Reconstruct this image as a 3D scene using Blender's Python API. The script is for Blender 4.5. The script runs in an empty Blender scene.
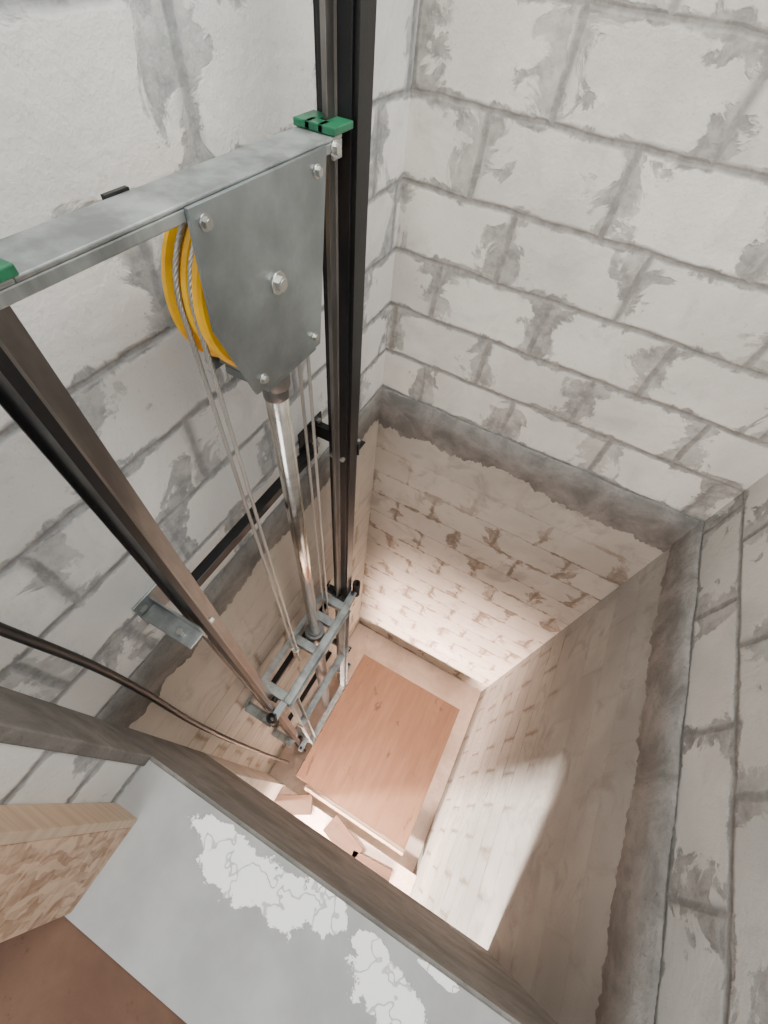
import bpy, bmesh, math, random
from mathutils import Vector, Matrix
random.seed(7)
S = bpy.context.scene
COL = S.collection
U = 1.4
def W(x, y, z):            # survey units (1 = eye height above the landing) -> metres
    return Vector((U*x, U*y, U*(1+z)))

# ------------------------------------------------------------------ nodes
class NB:
    def __init__(s, name):
        s.m = bpy.data.materials.new(name); s.m.use_nodes = True
        s.t = s.m.node_tree; s.n = s.t.nodes; s.l = s.t.links
        s.b = s.n['Principled BSDF']
        s.co = s.n.new('ShaderNodeTexCoord').outputs['Object']
    def put(s, sock, v):
        if isinstance(v, bpy.types.NodeSocket): s.l.new(v, sock)
        elif v is not None: sock.default_value = v
    def M(s, op, a, b=None, c=None, clamp=False):
        n = s.n.new('ShaderNodeMath'); n.operation = op; n.use_clamp = clamp
        for i, v in enumerate((a, b, c)):
            if v is not None: s.put(n.inputs[i], v)
        return n.outputs[0]
    def noise(s, scale, detail=4, rough=.55, vec=None, dist=0):
        n = s.n.new('ShaderNodeTexNoise')
        n.inputs['Scale'].default_value = scale; n.inputs['Detail'].default_value = detail
        n.inputs['Roughness'].default_value = rough; n.inputs['Distortion'].default_value = dist
        s.l.new(vec if vec is not None else s.co, n.inputs['Vector'])
        return n.outputs['Fac']
    def mapping(s, sc=(1,1,1), loc=(0,0,0), rot=(0,0,0)):
        n = s.n.new('ShaderNodeMapping'); s.l.new(s.co, n.inputs[0])
        n.inputs['Scale'].default_value = sc; n.inputs['Location'].default_value = loc
        n.inputs['Rotation'].default_value = rot
        return n.outputs[0]
    def ss(s, v, a, b, oa=0., ob=1.):
        n = s.n.new('ShaderNodeMapRange'); n.interpolation_type = 'SMOOTHSTEP'
        s.put(n.inputs[0], v); s.put(n.inputs[1], a); s.put(n.inputs[2], b)
        s.put(n.inputs[3], oa); s.put(n.inputs[4], ob)
        return n.outputs[0]
    def mix(s, f, a, b):
        n = s.n.new('ShaderNodeMix'); n.data_type = 'RGBA'
        s.put(n.inputs[0], f)
        for i, v in ((6, a), (7, b)):
            s.put(n.inputs[i], v if isinstance(v, bpy.types.NodeSocket) else (*v, 1))
        return n.outputs[2]
    def xyz(s):
        n = s.n.new('ShaderNodeSeparateXYZ'); s.l.new(s.co, n.inputs[0]); return n.outputs
    def bump(s, h, dist=.01, st=1.):
        n = s.n.new('ShaderNodeBump'); n.inputs['Distance'].default_value = dist
        n.inputs['Strength'].default_value = st
        s.l.new(h, n.inputs['Height']); s.l.new(n.outputs[0], s.b.inputs['Normal'])
    def fin(s, col, rough=.8, metal=0., spec=None):
        s.put(s.b.inputs['Base Color'], col if isinstance(col, bpy.types.NodeSocket) else (*col, 1))
        s.put(s.b.inputs['Roughness'], rough); s.put(s.b.inputs['Metallic'], metal)
        if spec is not None: s.b.inputs['Specular IOR Level'].default_value = spec
        return s.m

def block_mat(name, axis, off, c1, c2, mort, wv=.010, wz=.008, smear=.10, zsmear=.022, top=None, stain=.5, kmin=.15, corev=.28, soft=.020, opmin=.5):
    b = NB(name); X = b.xyz(); h = X[axis]; z = X[2]
    nw = b.noise(7, 3); nf = b.noise(34, 5, .65); nL = b.noise(2.6, 3); nm = b.noise(8.0, 6, .62, dist=.6)
    nt = b.noise(6.1, 4, .6, b.mapping((1, 1, 1), (5, 3, 1)))
    wob = b.M('MULTIPLY', b.M('SUBTRACT', nw, .5), .022)
    z2 = b.M('ADD', z, wob); h2 = b.M('ADD', h, wob)
    zr = b.M('DIVIDE', b.M('SUBTRACT', z2, .0205), .2135)
    row = b.M('FLOOR', zr); fz = b.M('SUBTRACT', zr, row)
    par = b.M('FLOORED_MODULO', row, 2.)
    # slight per-course shift so head joints do not line up like a drawing
    wr = b.n.new('ShaderNodeTexWhiteNoise'); wr.noise_dimensions = '1D'; b.l.new(row, wr.inputs['W'])
    u = b.M('ADD', b.M('DIVIDE', b.M('SUBTRACT', h2, off), .42), b.M('MULTIPLY', par, .5))
    u = b.M('ADD', u, b.M('MULTIPLY', b.M('SUBTRACT', wr.outputs['Value'], .5), .16))
    cell = b.M('FLOOR', u); fu = b.M('SUBTRACT', u, cell)
    dv = b.M('MULTIPLY', b.M('MINIMUM', fu, b.M('SUBTRACT', 1., fu)), .42)
    dz = b.M('MULTIPLY', b.M('MINIMUM', fz, b.M('SUBTRACT', 1., fz)), .2135)
    rag = b.M('MULTIPLY', b.M('SUBTRACT', nf, .5), .030)
    wV = b.M('ADD', b.M('MULTIPLY', b.M('MAXIMUM', b.M('SUBTRACT', nm, .44), 0.), smear*4.2), wv)
    wV = b.M('ADD', wV, rag)
    mv = b.ss(dv, b.M('SUBTRACT', wV, soft*.5), b.M('ADD', wV, soft), 1., 0.)
    wZ = b.M('ADD', b.M('MULTIPLY', b.M('MAXIMUM', b.M('SUBTRACT', nm, .5), 0.), zsmear*5), b.M('ADD', b.M('MULTIPLY', rag, .5), wz))
    mz = b.ss(dz, b.M('SUBTRACT', wZ, .004), b.M('ADD', wZ, .007), 1., 0.)
    # the slurry is opaque in places and only a thin wash in others
    op = b.ss(nt, .36, .60, opmin, 1.)
    tight = b.ss(dv, .008, .022, 1., 0.)
    mo = b.M('MAXIMUM', b.M('MULTIPLY', mv, b.M('MAXIMUM', op, tight)), b.M('MULTIPLY', mz, 1.))
    core = b.M('MAXIMUM', b.ss(dv, .002, .012, 1., 0.), b.ss(dz, .002, .010, 1., 0.))
    wn = b.n.new('ShaderNodeTexWhiteNoise'); wn.noise_dimensions = '2D'
    cb = b.n.new('ShaderNodeCombineXYZ'); b.l.new(cell, cb.inputs[0]); b.l.new(row, cb.inputs[1])
    b.l.new(cb.outputs[0], wn.inputs['Vector'])
    f = b.M('ADD', b.M('MULTIPLY', wn.outputs['Value'], .45), b.ss(nL, .35, .65, 0., .55))
    col = b.mix(f, c1, c2)
    pit = b.ss(b.noise(120, 3, .7), .60, .72)
    col = b.mix(b.M('MULTIPLY', pit, .3), col, mort)
    st = b.ss(b.noise(5.2, 6, .65, dist=.8), .50, .70)
    col = b.mix(b.M('MULTIPLY', st, stain*.6), col, tuple(x*.66 for x in c1))
    mc = b.mix(b.ss(nf, .35, .65), tuple(x*.84 for x in mort), tuple(x*1.28 for x in mort))
    mc = b.mix(b.M('MULTIPLY', core, corev), mc, tuple(x*.55 for x in mort))
    if top is not None:    # skim coat dies out downward
        k = b.ss(b.M('ADD', z, b.M('MULTIPLY', b.M('SUBTRACT', nL, .5), 1.1)), top-.25, top+.12, 1., kmin)
        mo = b.M('MULTIPLY', mo, k)
    col = b.mix(mo, col, mc)
    hgt = b.M('ADD', b.M('MULTIPLY', mo, -.2), b.M('MULTIPLY', nf, .45))
    hgt = b.M('ADD', hgt, b.M('MULTIPLY', core, -.25 if top is None else -.1))
    b.bump(hgt, .009, .75)
    return b.fin(col, .9, spec=.25)

def cement(name, c1, c2, scale=6, bd=.012, rough=.88):
    b = NB(name); n = b.noise(scale, 6, .65, dist=.4); n2 = b.noise(scale*9, 5, .7)
    col = b.mix(b.ss(n, .32, .68), c1, c2)
    col = b.mix(b.ss(n2, .58, .72, 0, .5), col, tuple(x*.55 for x in c1))
    b.bump(b.M('ADD', n, b.M('MULTIPLY', n2, .5)), bd, .9)
    return b.fin(col, rough, spec=.3)

def metal(name, c, rough=.35, var=.12, met=.9, sc=(14, 14, 3)):
    b = NB(name); n = b.noise(1., 5, .6, b.mapping(sc)); n2 = b.noise(60, 3, .6)
    col = b.mix(b.ss(n, .3, .7), tuple(x*(1-var*2) for x in c), tuple(min(1, x*(1+var)) for x in c))
    r = b.M('ADD', b.M('MULTIPLY', n, .25), rough-.1)
    b.bump(n2, .0008, .4)
    return b.fin(col, r, met)

WHT = (.55, .53, .485); WHT2 = (.80, .78, .715); MOR = (.30, .29, .27)
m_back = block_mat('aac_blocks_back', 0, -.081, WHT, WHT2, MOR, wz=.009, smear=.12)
m_left = block_mat('aac_blocks_left', 1, .060, (.66, .67, .66), (.87, .87, .85), (.34, .35, .355), smear=.12, wz=.009, stain=.4)  # light missing from the landing is put into paler block and mortar colours
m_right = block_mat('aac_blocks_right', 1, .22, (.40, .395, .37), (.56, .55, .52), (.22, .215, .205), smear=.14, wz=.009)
LW = (.36, .33, .285); LW2 = (.49, .45, .395); LM = (.20, .165, .13)
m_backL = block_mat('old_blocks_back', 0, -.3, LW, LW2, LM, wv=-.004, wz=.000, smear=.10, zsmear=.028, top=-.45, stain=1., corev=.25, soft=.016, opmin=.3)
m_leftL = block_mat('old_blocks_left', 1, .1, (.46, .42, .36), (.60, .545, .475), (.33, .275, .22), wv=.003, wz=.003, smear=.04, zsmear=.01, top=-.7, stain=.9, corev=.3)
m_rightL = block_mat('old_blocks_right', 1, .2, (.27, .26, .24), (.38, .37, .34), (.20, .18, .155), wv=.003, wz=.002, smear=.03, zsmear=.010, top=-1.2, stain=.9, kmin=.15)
m_ring = cement('rough_concrete_ring', (.135, .127, .117), (.26, .245, .225))
m_beam = cement('lintel_concrete', (.135, .128, .118), (.24, .23, .213), 5)
m_skim = cement('skim_plaster', (.48, .44, .38), (.60, .56, .49), 4, .006)
m_pit = cement('pit_screed', (.62, .49, .40), (.78, .65, .55), 4)  # glow at the shaft bottom is put into this bright pinkish tone
m_brown = cement('brown_dusty_floor', (.10, .053, .035), (.15, .083, .054), 3, .004)
m_galv = metal('galvanised_steel', (.36, .39, .39), .42, .2, .75)
m_plate = metal('plate_steel', (.33, .37, .38), .34, .16, .85, (5, 5, 5))
m_rail = metal('rail_steel', (.25, .235, .22), .36, .2, .85)
m_black = metal('black_oiled_steel', (.010, .010, .011), .35, .2, .3)
m_chrome = metal('chromed_rod', (.62, .58, .53), .18, .08, 1., (2, 2, 30))
m_barrel = metal('barrel_grey', (.22, .22, .22), .4)
m_bolt = metal('zinc_bolt', (.50, .50, .47), .3)
m_rope = metal('wire_rope_steel', (.50, .50, .48), .35, .1, .7)
b = NB('yellow_sheave_paint'); m_yel = b.fin(b.mix(b.ss(b.noise(12), .4, .6), (.88, .44, .0), (1., .55, .004)), .35)
b = NB('green_nylon'); m_grn = b.fin(b.mix(b.ss(b.noise(20), .4, .6), (.006, .085, .04), (.012, .13, .06)), .4)
b = NB('black_rubber'); m_rub = b.fin((.012, .011, .011), .45)

# landing screed with white plaster spatter at the spots seen
b = NB('grey_screed'); X = b.xyz(); n = b.noise(5, 5); nf = b.noise(12, 6, .68); ng = b.noise(9, 5, .65)
col = b.mix(b.ss(n, .3, .7), (.30, .302, .297), (.39, .393, .387))
mask = None
for (cx, cy, rx, ry) in [(-.235, -.225, .085, .034), (-.160, -.248, .10, .066), (-.02, -.236, .12, .056), (.070, -.210, .07, .044),
                         (.225, -.222, .055, .028), (.28, -.262, .11, .050), (.37, -.32, .10, .06), (.375, -.184, .060, .013)]:
    dx = b.M('DIVIDE', b.M('SUBTRACT', X[0], cx), rx); dy = b.M('DIVIDE', b.M('SUBTRACT', X[1], cy), ry)
    d = b.M('SQRT', b.M('ADD', b.M('MULTIPLY', dx, dx), b.M('MULTIPLY', dy, dy)))
    k = b.M('SUBTRACT', 1., d)
    mask = k if mask is None else b.M('MAXIMUM', mask, k)
v = b.M('ADD', mask, b.M('MULTIPLY', b.M('SUBTRACT', nf, .5), 2.2))
mk = b.ss(v, .05, .12)
near = b.ss(mask, -.7, -.3)
mk = b.M('MULTIPLY', mk, near)
crack = b.ss(b.M('ABSOLUTE', b.M('SUBTRACT', b.noise(9, 3, .6, b.mapping(loc=(3, 1, 0))), .5)), .004, .014, .7, 0.)
mk = b.M('MULTIPLY', mk, b.M('SUBTRACT', 1., crack))
col = b.mix(mk, col, (.95, .95, .93))
b.bump(b.M('ADD', b.M('MULTIPLY', mk, .5), b.M('MULTIPLY', ng, .15)), .005, .7)
m_gray = b.fin(col, .42, spec=.45)

def wood(name, c1, c2, dark, sc=(3, 22, 22), knots=True, rough=.6, kn=.60):
    b = NB(name); n = b.noise(1., 6, .6, b.mapping(sc)); n2 = b.noise(2.2, 4, .6); k = b.noise(1., 4, .6, b.mapping((11, 4, 6)), .4)
    col = b.mix(b.ss(n, .3, .7), c1, c2); col = b.mix(b.ss(n2, .35, .7, 0, .5), col, c1)
    if knots: col = b.mix(b.ss(k, kn, kn+.08, 0, .75), col, dark)
    b.bump(n, .002, .6); return b.fin(col, rough)
m_ply = wood('plywood_deck', (.135, .067, .036), (.18, .098, .055), (.045, .022, .012), (22, 3, 3), kn=.63)
m_plank = wood('rough_plank', (.07, .037, .021), (.11, .062, .037), (.04, .02, .012))
b = NB('osb_strands')
def vor(rot, sc, loc=(0, 0, 0)):
    n = b.n.new('ShaderNodeTexVoronoi'); n.inputs['Scale'].default_value = 1.
    # warp the lookup so the flakes overlap irregularly
    nz = b.n.new('ShaderNodeTexNoise'); nz.inputs['Scale'].default_value = 14; b.l.new(b.co, nz.inputs['Vector'])
    mx = b.n.new('ShaderNodeVectorMath'); mx.operation = 'MULTIPLY_ADD'; b.l.new(nz.outputs['Color'], mx.inputs[0]); mx.inputs[1].default_value = (.05, .05, .05); b.l.new(b.co, mx.inputs[2])
    mp = b.n.new('ShaderNodeMapping'); b.l.new(mx.outputs[0], mp.inputs[0]); mp.inputs['Rotation'].default_value = rot; mp.inputs['Scale'].default_value = sc; mp.inputs['Location'].default_value = loc
    b.l.new(mp.outputs[0], n.inputs['Vector'])
    sp = b.n.new('ShaderNodeSeparateColor'); b.l.new(n.outputs['Color'], sp.inputs[0]); return sp.outputs[0]
va = vor((.9, 0, 0), (20, 75, 20)); vb = vor((-.6, 0, 0), (20, 22, 70), (3, 2, 1)); vc = vor((.2, 0, 0), (20, 60, 18), (7, 1, 4))
g = b.M('ADD', b.M('MULTIPLY', b.M('MAXIMUM', va, vb), .55), b.M('MULTIPLY', vc, .35))
g = b.M('ADD', g, b.M('MULTIPLY', b.M('SUBTRACT', b.noise(60, 4), .5), .4))
col = b.mix(b.ss(g, .15, .9), (.30, .175, .105), (.62, .43, .30))
b.bump(g, .004, .8); m_osb = b.fin(col, .65)
m_osbedge = wood('osb_edge', (.44, .31, .21), (.56, .42, .30), (.3, .2, .1), (4, 4, 50), False)

# ------------------------------------------------------------------ mesh helpers
def empty(name):
    e = bpy.data.objects.new(name, None); COL.objects.link(e); e.empty_display_size = .1; return e
def obj(name, bm, mats, parent=None, bevel=0, smooth=False):
    me = bpy.data.meshes.new(name); bmesh.ops.recalc_face_normals(bm, faces=bm.faces[:]); bm.to_mesh(me); bm.free()
    o = bpy.data.objects.new(name, me); COL.objects.link(o)
    for m in (mats if isinstance(mats, (list, tuple)) else [mats]): me.materials.append(m)
    if parent: o.parent = parent
    if smooth:
        for p in me.polygons: p.use_smooth = True
    if bevel:
        md = o.modifiers.new('bevel', 'BEVEL'); md.width = bevel; md.segments = 2; md.limit_method = 'ANGLE'
    return o
def addbox(bm, lo, hi, mi=0):
    lo = Vector(lo); hi = Vector(hi)
    r = bmesh.ops.create_cube(bm, size=1.)
    for v in r['verts']:
        v.co = Vector([lo[i] + (v.co[i]+.5)*(hi[i]-lo[i]) for i in range(3)])
    for f in {f for v in r['verts'] for f in v.link_faces}: f.material_index = mi
    return r['verts']
def boxes(name, lst, mats, parent=None, bevel=0):
    bm = bmesh.new()
    for t in lst: addbox(bm, t[0], t[1], t[2] if len(t) > 2 else 0)
    return obj(name, bm, mats, parent, bevel)
def addcyl(bm, p, q, r, seg=24, r2=None, mi=0):
    p = Vector(p); q = Vector(q); d = q-p
    M = Matrix.Translation((p+q)/2) @ d.to_track_quat('Z', 'Y').to_matrix().to_4x4()
    res = bmesh.ops.create_cone(bm, cap_ends=True, segments=seg, radius1=r, radius2=r if r2 is None else r2, depth=d.length, matrix=M)
    for f in {f for v in res['verts'] for f in v.link_faces}:
        f.material_index = mi
        if len(f.verts) == 4 and seg > 8: f.smooth = True
def cyls(name, lst, mats, parent=None, bevel=0):
    bm = bmesh.new()
    for t in lst: addcyl(bm, *t)
    return obj(name, bm, mats, parent, bevel)
def prism_x(bm, pts, x0, x1, mi=0):
    a = [bm.verts.new((x0, y, z)) for y, z in pts]; c = [bm.verts.new((x1, y, z)) for y, z in pts]
    fs = [bm.faces.new(a), bm.faces.new(c[::-1])]
    for i in range(len(pts)):
        j = (i+1) % len(pts); fs.append(bm.faces.new((a[i], a[j], c[j], c[i])))
    for f in fs: f.material_index = mi
def prism_z(bm, pts, z0, z1, mi=0):
    a = [bm.verts.new((x, y, z0)) for x, y in pts]; c = [bm.verts.new((x, y, z1)) for x, y in pts]
    fs = [bm.faces.new(a), bm.faces.new(c[::-1])]
    for i in range(len(pts)):
        j = (i+1) % len(pts); fs.append(bm.faces.new((a[i], a[j], c[j], c[i])))
    for f in fs: f.material_index = mi
def tube(name, pts, r, mat, parent=None, typ='POLY', res=3):
    cu = bpy.data.curves.new(name, 'CURVE'); cu.dimensions = '3D'; cu.bevel_depth = r; cu.bevel_resolution = res
    sp = cu.splines.new(typ)
    if typ == 'POLY':
        sp.points.add(len(pts)-1)
        for i, p in enumerate(pts): sp.points[i].co = (*p, 1)
    else:
        sp.bezier_points.add(len(pts)-1)
        for i, p in enumerate(pts):
            sp.bezier_points[i].co = p; sp.bezier_points[i].handle_left_type = sp.bezier_points[i].handle_right_type = 'AUTO'
        cu.resolution_u = 16
    cu.materials.append(mat); cu.use_fill_caps = True
    o = bpy.data.objects.new(name, cu); COL.objects.link(o)
    if parent: o.parent = parent
    return o

# ------------------------------------------------------------------ shell
XL, XR, YB, YN = -.714, .837, 1.547, -.168
YO = -.308; XJ = -.518
ZB, ZT = -3.43, 2.9; HEAD = -1.12
def wall(name, parts):
    e = empty(name)
    for n, lo, hi, m in parts: boxes(n, [(lo, hi)], m, e)
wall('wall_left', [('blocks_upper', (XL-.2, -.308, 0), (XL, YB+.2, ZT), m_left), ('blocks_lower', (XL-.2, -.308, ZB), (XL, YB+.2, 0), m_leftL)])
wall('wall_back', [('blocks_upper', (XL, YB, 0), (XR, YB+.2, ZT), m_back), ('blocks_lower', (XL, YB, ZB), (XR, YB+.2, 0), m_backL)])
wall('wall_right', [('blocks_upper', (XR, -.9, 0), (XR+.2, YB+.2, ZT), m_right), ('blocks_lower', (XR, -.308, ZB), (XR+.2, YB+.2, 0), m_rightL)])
e = empty('wall_front')
boxes('jamb_blocks', [((XL, YO, 0), (XJ, YN-.028, ZT))], m_left, e)
boxes('jamb_render', [((XL, YN-.028, 0), (XJ+.004, YN, ZT))], m_beam, e, .004)
boxes('concrete_lintel', [((XL, YO, HEAD), (XR, YN, -.0))], m_beam, e)
boxes('jamb_lower', [((XL, YO, ZB), (XJ, YN, HEAD))], m_leftL, e)
boxes('head_upper', [((XJ, YO, 2.2), (XR, YN, ZT))], m_left, e)
boxes('ceiling', [((XL-.2, -.308, ZT), (XR+.2, YB+.2, ZT+.15))], m_skim)
boxes('floor_pit', [((XL-.2, YO, ZB-.15), (XR+.2, YB+.2, ZB))], m_pit)

e = empty('floor')
boxes('screed_threshold', [((XL-.2, -.50, -.2), (XR, YO, .0))], m_gray, e)
boxes('screed_sill', [((XJ, YO, 0), (XR, YN-.010, .004))], m_gray, e)
boxes('screed_edge', [((XJ, -.50, 0), (XR, YO, .004))], m_gray, e)
boxes('brown_landing', [((-2.2, -2.2, -.2), (XR+.2, -.50, -.015))], m_brown, e)
e = empty('floor_lower_landing')
boxes('landing_slab', [((-2.4, -2.6, -3.43), (XR+.2, YO, -3.24))], m_pit, e)
boxes('sill_slab', [((XJ, YO, -3.43), (XR, YN, -3.22))], m_pit, e)

# ring beam: proud, with ragged slurry along the bottom
def ring(name, A, B, nrm, depth=.27, top=.02, jg=1.):
    bm = bmesh.new(); A = Vector(A); B = Vector(B); N = int((B-A).length/.008); nrm = Vector(nrm)
    ph = random.random()*10; rows = []
    w = 0; w2 = 0
    for i in range(N+1):
        p = A.lerp(B, i/N); t = i*.008
        w = w*.80 + random.uniform(-.012, .012); w2 = w2*.97+random.uniform(-.006, .006)
        jag = (.012*math.sin(t*7+ph)+w2+w*.9)*jg
        zt = top+.006*math.sin(t*17+ph)+random.uniform(-.003, .003)
        zs = [zt, zt-.004, -depth*.4, -depth*.75+jag*.4, -depth+jag]
        ds = [0, .014, .013, .012, .0005]
        rows.append([bm.verts.new((p.x+nrm.x*d+nrm.x*random.uniform(-.001, .001)*(k not in (0, 4)), p.y+nrm.y*d, z)) for k, (z, d) in enumerate(zip(zs, ds))])
    for a, c in zip(rows, rows[1:]):
        for k in range(4): bm.faces.new((a[k], c[k], c[k+1], a[k+1])).smooth = True
    return obj(name, bm, m_ring)
ring('trim_1', (XL, YB, 0), (XR, YB, 0), (0, -1, 0), .22)
ring('trim_2', (XR, YB, 0), (XR, YN, 0), (-1, 0, 0), .21, jg=.8)
ring('trim_3', (XL, YN, 0), (XL, YB, 0), (1, 0, 0), .2)

# OSB-lined jamb board standing on the threshold
boxes('osb_jamb_board', [((XL, -.49, .004), (-.440, -.308, 2.2), 0), ((-.516, -.308, .004), (-.440, -.288, 2.2), 1)], [m_osb, m_osbedge], bevel=.002)

# ------------------------------------------------------------------ guide rails
XRAIL = -.56
def guide_rail(name, ybase, s, bl, bd, fm):
    e = empty(name)
    bm = bmesh.new()
    y = ybase; hw = .035
    prism_z(bm, [(XRAIL+px, y+s*py) for px, py in [(-hw, 0), (hw, 0), (hw, .006), (.010, .010), (-.010, .010), (-hw, .006)]], -3.42, 2.7)
    obj('tee_foot', bm, fm, e, .0008)
    bm = bmesh.new()
    prism_z(bm, [(XRAIL+px, y+s*py) for px, py in [(-.0085, .010), (.0085, .010), (.0055, .016), (.0055, bl), (-.0055, bl), (-.0055, .016)]], -3.42, 2.7)
    obj('tee_blade', bm, m_rail, e, .0008)
    bm = bmesh.new()
    pts = [(-.045, -.001), (.045, -.001), (.045, -bd), (.039, -bd), (.039, -.007), (-.039, -.007), (-.039, -bd), (-.045, -bd)]
    prism_z(bm, [(XRAIL+px, y+s*py) for px, py in pts], -3.42, 2.7)
    obj('backing_channel', bm, m_black, e, .0008)
    lst = []
    for z in (.22, -1.30, -2.45, 1.75):
        for dx in (-.022, .022):
            lst.append(((XRAIL+dx, y+s*.006, z), (XRAIL+dx, y+s*.020, z), .009, 6))
    cyls('clip_bolts', lst, m_bolt, e)
    return e
YLr, YRr = .165, .895
guide_rail('guide_rail', YLr, 1, .045, .016, m_rail)
guide_rail('guide_rail', YRr, -1, .040, .055, m_black)

# brackets
def bracket(z, name='rail_bracket'):
    e = empty(name)
    boxes('cross_bar', [((-.675, YLr+.02, z-.018), (-.640, YRr-.02, z+.018)), ((-.675, YLr+.02, z-.05), (-.669, YLr+.09, z+.05)), ((-.675, YRr-.09, z-.05), (-.669, YRr-.02, z+.05))], m_black, e, .002)
    boxes('plate_near', [((-.713, YLr-.075, z-.055), (-.707, YLr+.04, z+.055)), ((-.707, YLr-.075, z-.005), (-.53, YLr-.025, z+.001)),
                         ((-.707, YLr-.027, z-.04), (-.53, YLr-.021, z+.04))], m_galv, e, .0015)
    boxes('plate_far', [((-.713, YRr-.04, z-.055), (-.707, YRr+.11, z+.055)), ((-.707, YRr+.062, z-.005), (-.51, YRr+.11, z+.001)),
                        ((-.707, YRr+.058, z-.03), (-.51, YRr+.064, z+.03))], m_black, e, .0015)
    cyls('anchors', [((-.70, YLr-.055, z+.03), (-.707, YLr-.055, z+.03), .012, 6), ((-.53, YRr+.085, z), (-.53, YRr+.085, z+.02), .010, 6),
                     ((-.58, YLr-.055, z), (-.58, YLr-.055, z+.018), .010, 6), ((-.70, YRr+.085, z+.03), (-.707, YRr+.085, z+.03), .012, 6)], m_bolt, e)
for z in (.22, -1.30, -2.45): bracket(z)

# ------------------------------------------------------------------ pulley head (crosshead + sheave)
head = empty('jack_pulley_crosshead')
ZC = 1.152; xb0, xb1 = -.600, -.520
y0, y1 = YLr+.05, YRr-.045
boxes('crossbeam', [((xb0, y0, ZC-.006), (xb1, y1, ZC)), ((xb0, y0, ZC-.035), (xb0+.006, y1, ZC-.006)), ((xb1-.006, y0-.03, ZC-.022), (xb1, y1, ZC-.006)),
                    ((-.550, y0-.03, ZC-.006), (xb1, y0, ZC)), ((xb0, y0-.03, ZC-.006), (-.570, y0, ZC)),
                    ((xb0+.006, y1-.006, ZC-.035), (xb1-.006, y1, ZC-.006)), ((xb1-.006, y1-.03, ZC-.035), (xb1, y1, ZC-.022))], m_galv, head, .002)
boxes('end_tab', [((xb0-.008, .40, ZC-.03), (xb0, .44, ZC+.003))], m_black, head, .001)
poly = [(.450, 1.148), (.786, 1.148), (.738, .79), (.505, .80), (.440, .975)]
poly2 = [(.505, 1.08), (.786, 1.08), (.738, .79), (.52, .80), (.50, .975)]
for i, xx in enumerate((-.519, -.640)):
    bm = bmesh.new(); prism_x(bm, poly2 if i else poly, xx, xx+.007); obj('side_plate_%d' % (i+1), bm, m_plate, head, .001)
for i, (yy, s, ln) in enumerate(((YLr, 1, .056), (YRr, -1, .078))):
    lo, hi = sorted((yy+s*.012, yy+s*ln))
    boxes('guide_shoe_%d' % (i+1), [((XRAIL+.008, lo, ZC+.001), (xb1+.004, hi, ZC+.013)), ((xb0-.004, lo, ZC+.001), (XRAIL-.008, hi, ZC+.013)),
                                  ((XRAIL-.02, min(yy+s*.050, yy+s*ln), ZC+.001), (XRAIL+.02, max(yy+s*.050, yy+s*ln), ZC+.013))], m_grn, head, .002)
yy = YRr-.072
cyls('shoe_bolts', [((xb1, yy, ZC-.016), (xb1+.010, yy, ZC-.016), .009, 6), ((xb1, yy, ZC-.016), (xb1+.003, yy, ZC-.016), .013, 20)], m_bolt, head)
# sheave: solid-faced wheel, two rope grooves in the rim
XS = -.584
SC = Vector((XS, .612, .972)); RS = .150
bm = bmesh.new()
prof = [(-.038, .03), (-.038, RS+.012), (-.030, RS+.012), (-.024, RS-.004), (-.012, RS-.004), (-.006, RS+.004), (.004, RS+.004),
        (.008, RS-.004), (.018, RS-.004), (.024, RS+.012), (.034, RS+.012), (.038, RS+.006), (.038, .03)]
NS = 96; rings = []
for i in range(NS):
    a = 2*math.pi*i/NS
    rings.append([bm.verts.new((SC.x+px, SC.y+r*math.cos(a), SC.z+r*math.sin(a))) for px, r in prof])
for i in range(NS):
    A, B = rings[i], rings[(i+1) % NS]
    for k in range(len(prof)):
        bm.faces.new((A[k], B[k], B[(k+1) % len(prof)], A[(k+1) % len(prof)])).smooth = False
obj('sheave_wheel', bm, m_yel, head)
PX = -.512
bl = [((-.64, SC.y, SC.z+.013), (PX+.014, SC.y, SC.z+.013), .010, 24), ((PX, SC.y, SC.z+.013), (PX+.003, SC.y, SC.z+.013), .020, 24), ((PX+.003, SC.y, SC.z+.013), (PX+.012, SC.y, SC.z+.013), .014, 6)]
for (y, z) in ((.474, 1.125), (.752, 1.12), (.53, .825), (.715, .82)):
    bl += [((-.62, y, z), (PX+.009, y, z), .006, 16), ((PX, y, z), (PX+.002, y, z), .011, 20), ((PX+.002, y, z), (PX+.008, y, z), .008, 6)]
cyls('bolts', bl, m_bolt, head)
boxes('tail_spacer', [((-.633, .545, .775), (-.519, .73, .797))], m_plate, head, .002)

# ------------------------------------------------------------------ hydraulic piston
e = empty('hydraulic_piston')
PY = .612
cyls('rod', [((XRAIL, PY, -1.02), (XRAIL, PY, .76), .0285, 40)], m_chrome, e)
cyls('rod_head', [((XRAIL, PY, .735), (XRAIL, PY, .775), .038, 32), ((XRAIL, PY, .70), (XRAIL, PY, .735), .031, 32)], m_barrel, e, .002)
cyls('barrel', [((XRAIL, PY, -3.43), (XRAIL, PY, -1.08), .043, 40), ((XRAIL, PY, -1.10), (XRAIL, PY, -1.02), .056, 40), ((XRAIL, PY, -1.02), (XRAIL, PY, -1.0), .04, 32)], m_barrel, e, .002)

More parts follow.
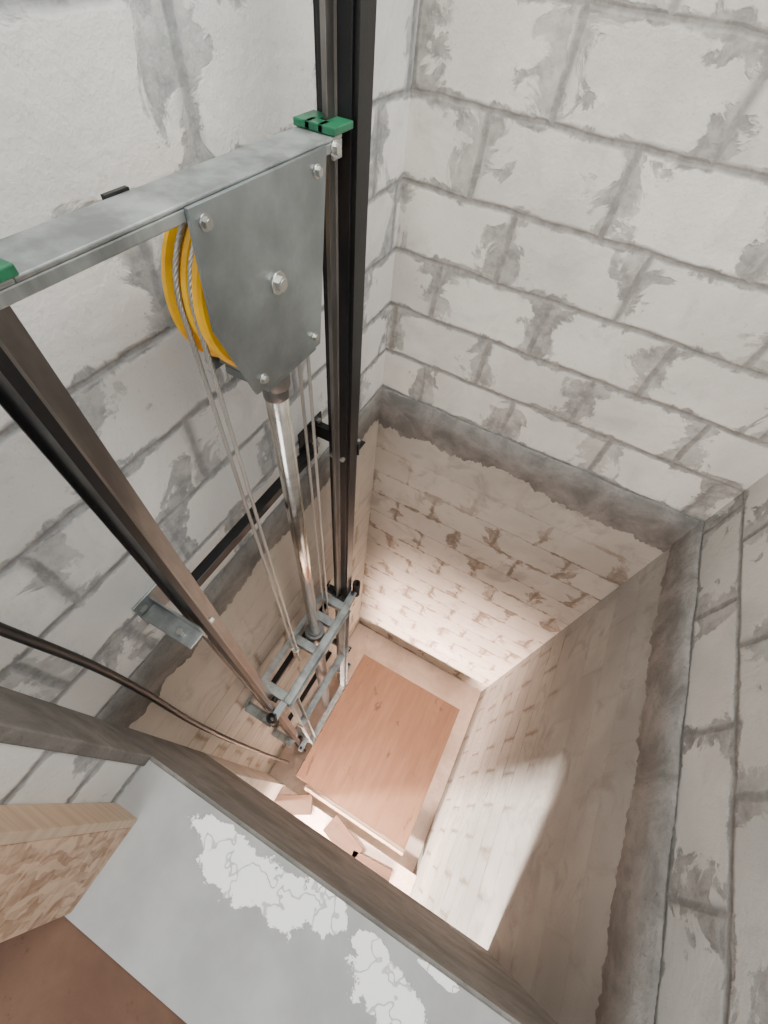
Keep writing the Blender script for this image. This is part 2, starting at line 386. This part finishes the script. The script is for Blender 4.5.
# ------------------------------------------------------------------ wire ropes (3-D laid strands over the sheave)
def rope_path(x, y0, y1, zb0, zb1):
    P = []
    r = (y1-y0)/2; cy = (y0+y1)/2; st = .0045
    z = zb0
    while z < SC.z: P.append(Vector((x, y0, z))); z += st
    n = int(math.pi*r/st)
    for i in range(n+1):
        a = math.pi-math.pi*i/n; P.append(Vector((x, cy+r*math.cos(a), SC.z+r*math.sin(a))))
    z = SC.z
    while z > zb1: P.append(Vector((x, y1, z))); z -= st
    return P
for ri, x in enumerate((XS+.013, XS-.018)):
    e = empty('steel_wire_rope')
    P = rope_path(x, SC.y-RS-.002, SC.y+RS+.002, -1.15, -1.35)
    for k in range(4):
        Q = []
        for i, p in enumerate(P):
            t = (P[min(i+1, len(P)-1)]-P[max(i-1, 0)]).normalized()
            sx = Vector((1, 0, 0)); n2 = t.cross(sx).normalized()
            a = i*.0045/.045*2*math.pi + k*math.pi/2
            Q.append(p + (sx*math.cos(a)+n2*math.sin(a))*.0028)
        tube('strand_%d' % (k+1), Q, .0028, m_rope, e, res=1)

# ------------------------------------------------------------------ carriage (sling)
e = empty('lift_carriage_frame')
bm = bmesh.new()
zc = -1.04; ya, yb = YLr+.05, YRr-.045
addbox(bm, (-.500, ya, zc-.09), (-.494, yb, zc)); addbox(bm, (-.494, ya, zc-.006), (-.455, yb, zc)); addbox(bm, (-.494, ya, zc-.09), (-.455, yb, zc-.084))
addbox(bm, (-.640, ya, zc-.09), (-.634, yb, zc)); addbox(bm, (-.665, ya, zc-.006), (-.640, yb, zc))
for y in (ya, yb-.05, .50, .68): addbox(bm, (-.634, y, zc-.055), (-.500, y+.05, zc-.004))
obj('top_crosshead', bm, m_galv, e, .002)
bm = bmesh.new()
for y in (ya+.01, yb-.07):
    addbox(bm, (-.500, y, -3.2), (-.494, y+.06, zc-.09)); addbox(bm, (-.494, y, -3.2), (-.455, y+.006, zc-.09)); addbox(bm, (-.494, y+.054, -3.2), (-.455, y+.06, zc-.09))
obj('uprights', bm, m_galv, e, .002)
bm = bmesh.new()
for z in (-1.9, -3.0):
    addbox(bm, (-.500, ya, z-.09), (-.494, yb, z)); addbox(bm, (-.494, ya, z-.006), (-.45, yb, z))
obj('lower_crossheads', bm, m_galv, e, .002)
for j, z in enumerate((zc-.02, -2.75)):
    for i, (yy, s) in enumerate(((YLr, 1), (YRr, -1))):
        a, c = sorted((yy-s*.05, yy+s*.075))
        boxes('roller_shoe_%d_%d' % (j+1, i+1), [((-.512, a, z+.0), (-.47, c, z+.010)), ((-.512, a, z-.09), (-.504, c, z)), ((-.63, yy+s*.05, z), (-.512, yy+s*.075, z+.010))], m_plate, e, .002)
        cyls('shoe_rollers_%d_%d' % (j+1, i+1), [((-.585, yy+s*.022, z+.035), (-.585, yy+s*.046, z+.035), .017, 24), ((-.535, yy+s*.022, z+.035), (-.535, yy+s*.046, z+.035), .017, 24),
             ((-.49, yy-s*.03, z+.01), (-.49, yy-s*.03, z+.04), .012, 6)], m_black, e, .001)
lst = []
for x in (XS+.013, XS-.018):
    lst.append(((x, SC.y-RS-.002, -1.18), (x, SC.y-RS-.002, -.93), .008, 12)); lst.append(((x, SC.y-RS-.002, -.99), (x, SC.y-RS-.002, -.965), .016, 6))
    lst.append(((x, SC.y+RS+.002, -1.38), (x, SC.y+RS+.002, -1.1), .008, 12))
cyls('hitch_rods', lst, m_bolt, e)
for n, (yy) in enumerate((YLr-.05, YRr+.075)):
    pts = [Vector((-.49+.02*math.cos(t*.6), yy+.02*math.sin(t*.6), -.97-.0016*t)) for t in range(0, 110)]
    tube('spring_%d' % (n+1), pts, .0045, m_black, e, res=1)

# ------------------------------------------------------------------ platform
e = empty('lift_platform')
px0, px1, py0, py1, pz = -.452, .655, -.055, 1.185, -3.12
boxes('plywood_deck', [((px0, py0, pz-.018), (px1, py1, pz))], m_ply, e, .002)
boxes('deck_frame', [((px0+.01, py0+.01, pz-.12), (px1-.01, py0+.06, pz-.02)), ((px0+.01, py1-.06, pz-.12), (px1-.01, py1-.01, pz-.02)),
                     ((px0+.01, py0+.06, pz-.12), (px0+.06, py1-.06, pz-.02)), ((px1-.06, py0+.06, pz-.12), (px1-.01, py1-.06, pz-.02))], m_plate, e, .002)
boxes('door_sill', [((-.33, py0-.05, pz-.04), (px1, py0-.004, pz-.002)), ((-.33, py0-.033, pz-.002), (px1, py0-.028, pz+.006))], m_osbedge, e, .001)
# timber offcuts on the lower sill
for (x, y, a, L, w) in ((-.36, -.25, .5, .34, .15), (.16, -.25, -.3, .34, .16), (.46, -.29, .1, .36, .09)):
    bm = bmesh.new(); addbox(bm, (-L/2, -w/2, 0), (L/2, w/2, .03)); 
    bm.transform(Matrix.Translation((x, y, -3.219)) @ Matrix.Rotation(a, 4, 'Z'))
    obj('timber_offcut', bm, m_plank, None, .003)

# ------------------------------------------------------------------ cable
e = empty('travelling_cable')
pts = [W(-.485, -.085, .35), W(-.47, -.07, -.30), W(-.465, -.052, -.56), W(-.462, -.040, -.80), W(-.445, -.046, -1.37), W(-.42, -.03, -2.2), W(-.39, 0, -3.1)]
tube('black_cable', pts, .010, m_rub, e, 'BEZIER')

# ------------------------------------------------------------------ lights
def area(name, loc, target, sx, sy, power, col, spread=180):
    L = bpy.data.lights.new(name, 'AREA'); L.shape = 'RECTANGLE'; L.size = sx; L.size_y = sy; L.energy = power; L.color = col
    L.spread = math.radians(spread)
    o = bpy.data.objects.new(name, L); COL.objects.link(o); o.location = loc
    o.rotation_euler = (Vector(target)-Vector(loc)).to_track_quat('-Z', 'Y').to_euler(); return o
area('shaft_top_fill', (.05, .65, 2.85), (.05, .65, 0), 1.2, 1.3, 68, (1, .985, .955))  # unseen ambient fill lamp, added beneath the closed ceiling
area('landing_window_daylight', (.2, -2.0, 1.7), (0, .6, .3), 1.6, 1.6, 44, (.97, .99, 1))
area('lower_landing_daylight', (-1.75, -1.08, -1.50), (.8, .1, -2.3), .18, .25, 580, (1, .87, .79))
area('lower_base_fill', (.1, -1.5, -2.80), (.15, 1.5, -3.15), 1.3, .45, 200, (1, .72, .60), 68)  # added fill lamp, not a window; narrowed and aimed to brighten the wall base
w = bpy.data.worlds.new('world'); S.world = w; w.use_nodes = True
w.node_tree.nodes['Background'].inputs[0].default_value = (.95, .97, 1, 1); w.node_tree.nodes['Background'].inputs[1].default_value = .5

# ------------------------------------------------------------------ camera (from vanishing points)
F = 420.
def vdir(u, v): return Vector((u-384, 512-v, -F)).normalized()
Zax = -vdir(342, 798)
Yax = vdir(760, -50); Yax = (Yax - Zax*Yax.dot(Zax)).normalized()
Xax = Yax.cross(Zax)
R = Matrix((Xax, Yax, Zax))
cam = bpy.data.cameras.new('camera'); co = bpy.data.objects.new('camera', cam); COL.objects.link(co)
cam.sensor_fit = 'HORIZONTAL'; cam.sensor_width = 36; cam.lens = F/768*36; cam.clip_start = .01
co.matrix_world = Matrix.Translation((0, 0, 1.4)) @ R.to_4x4()
S.camera = co
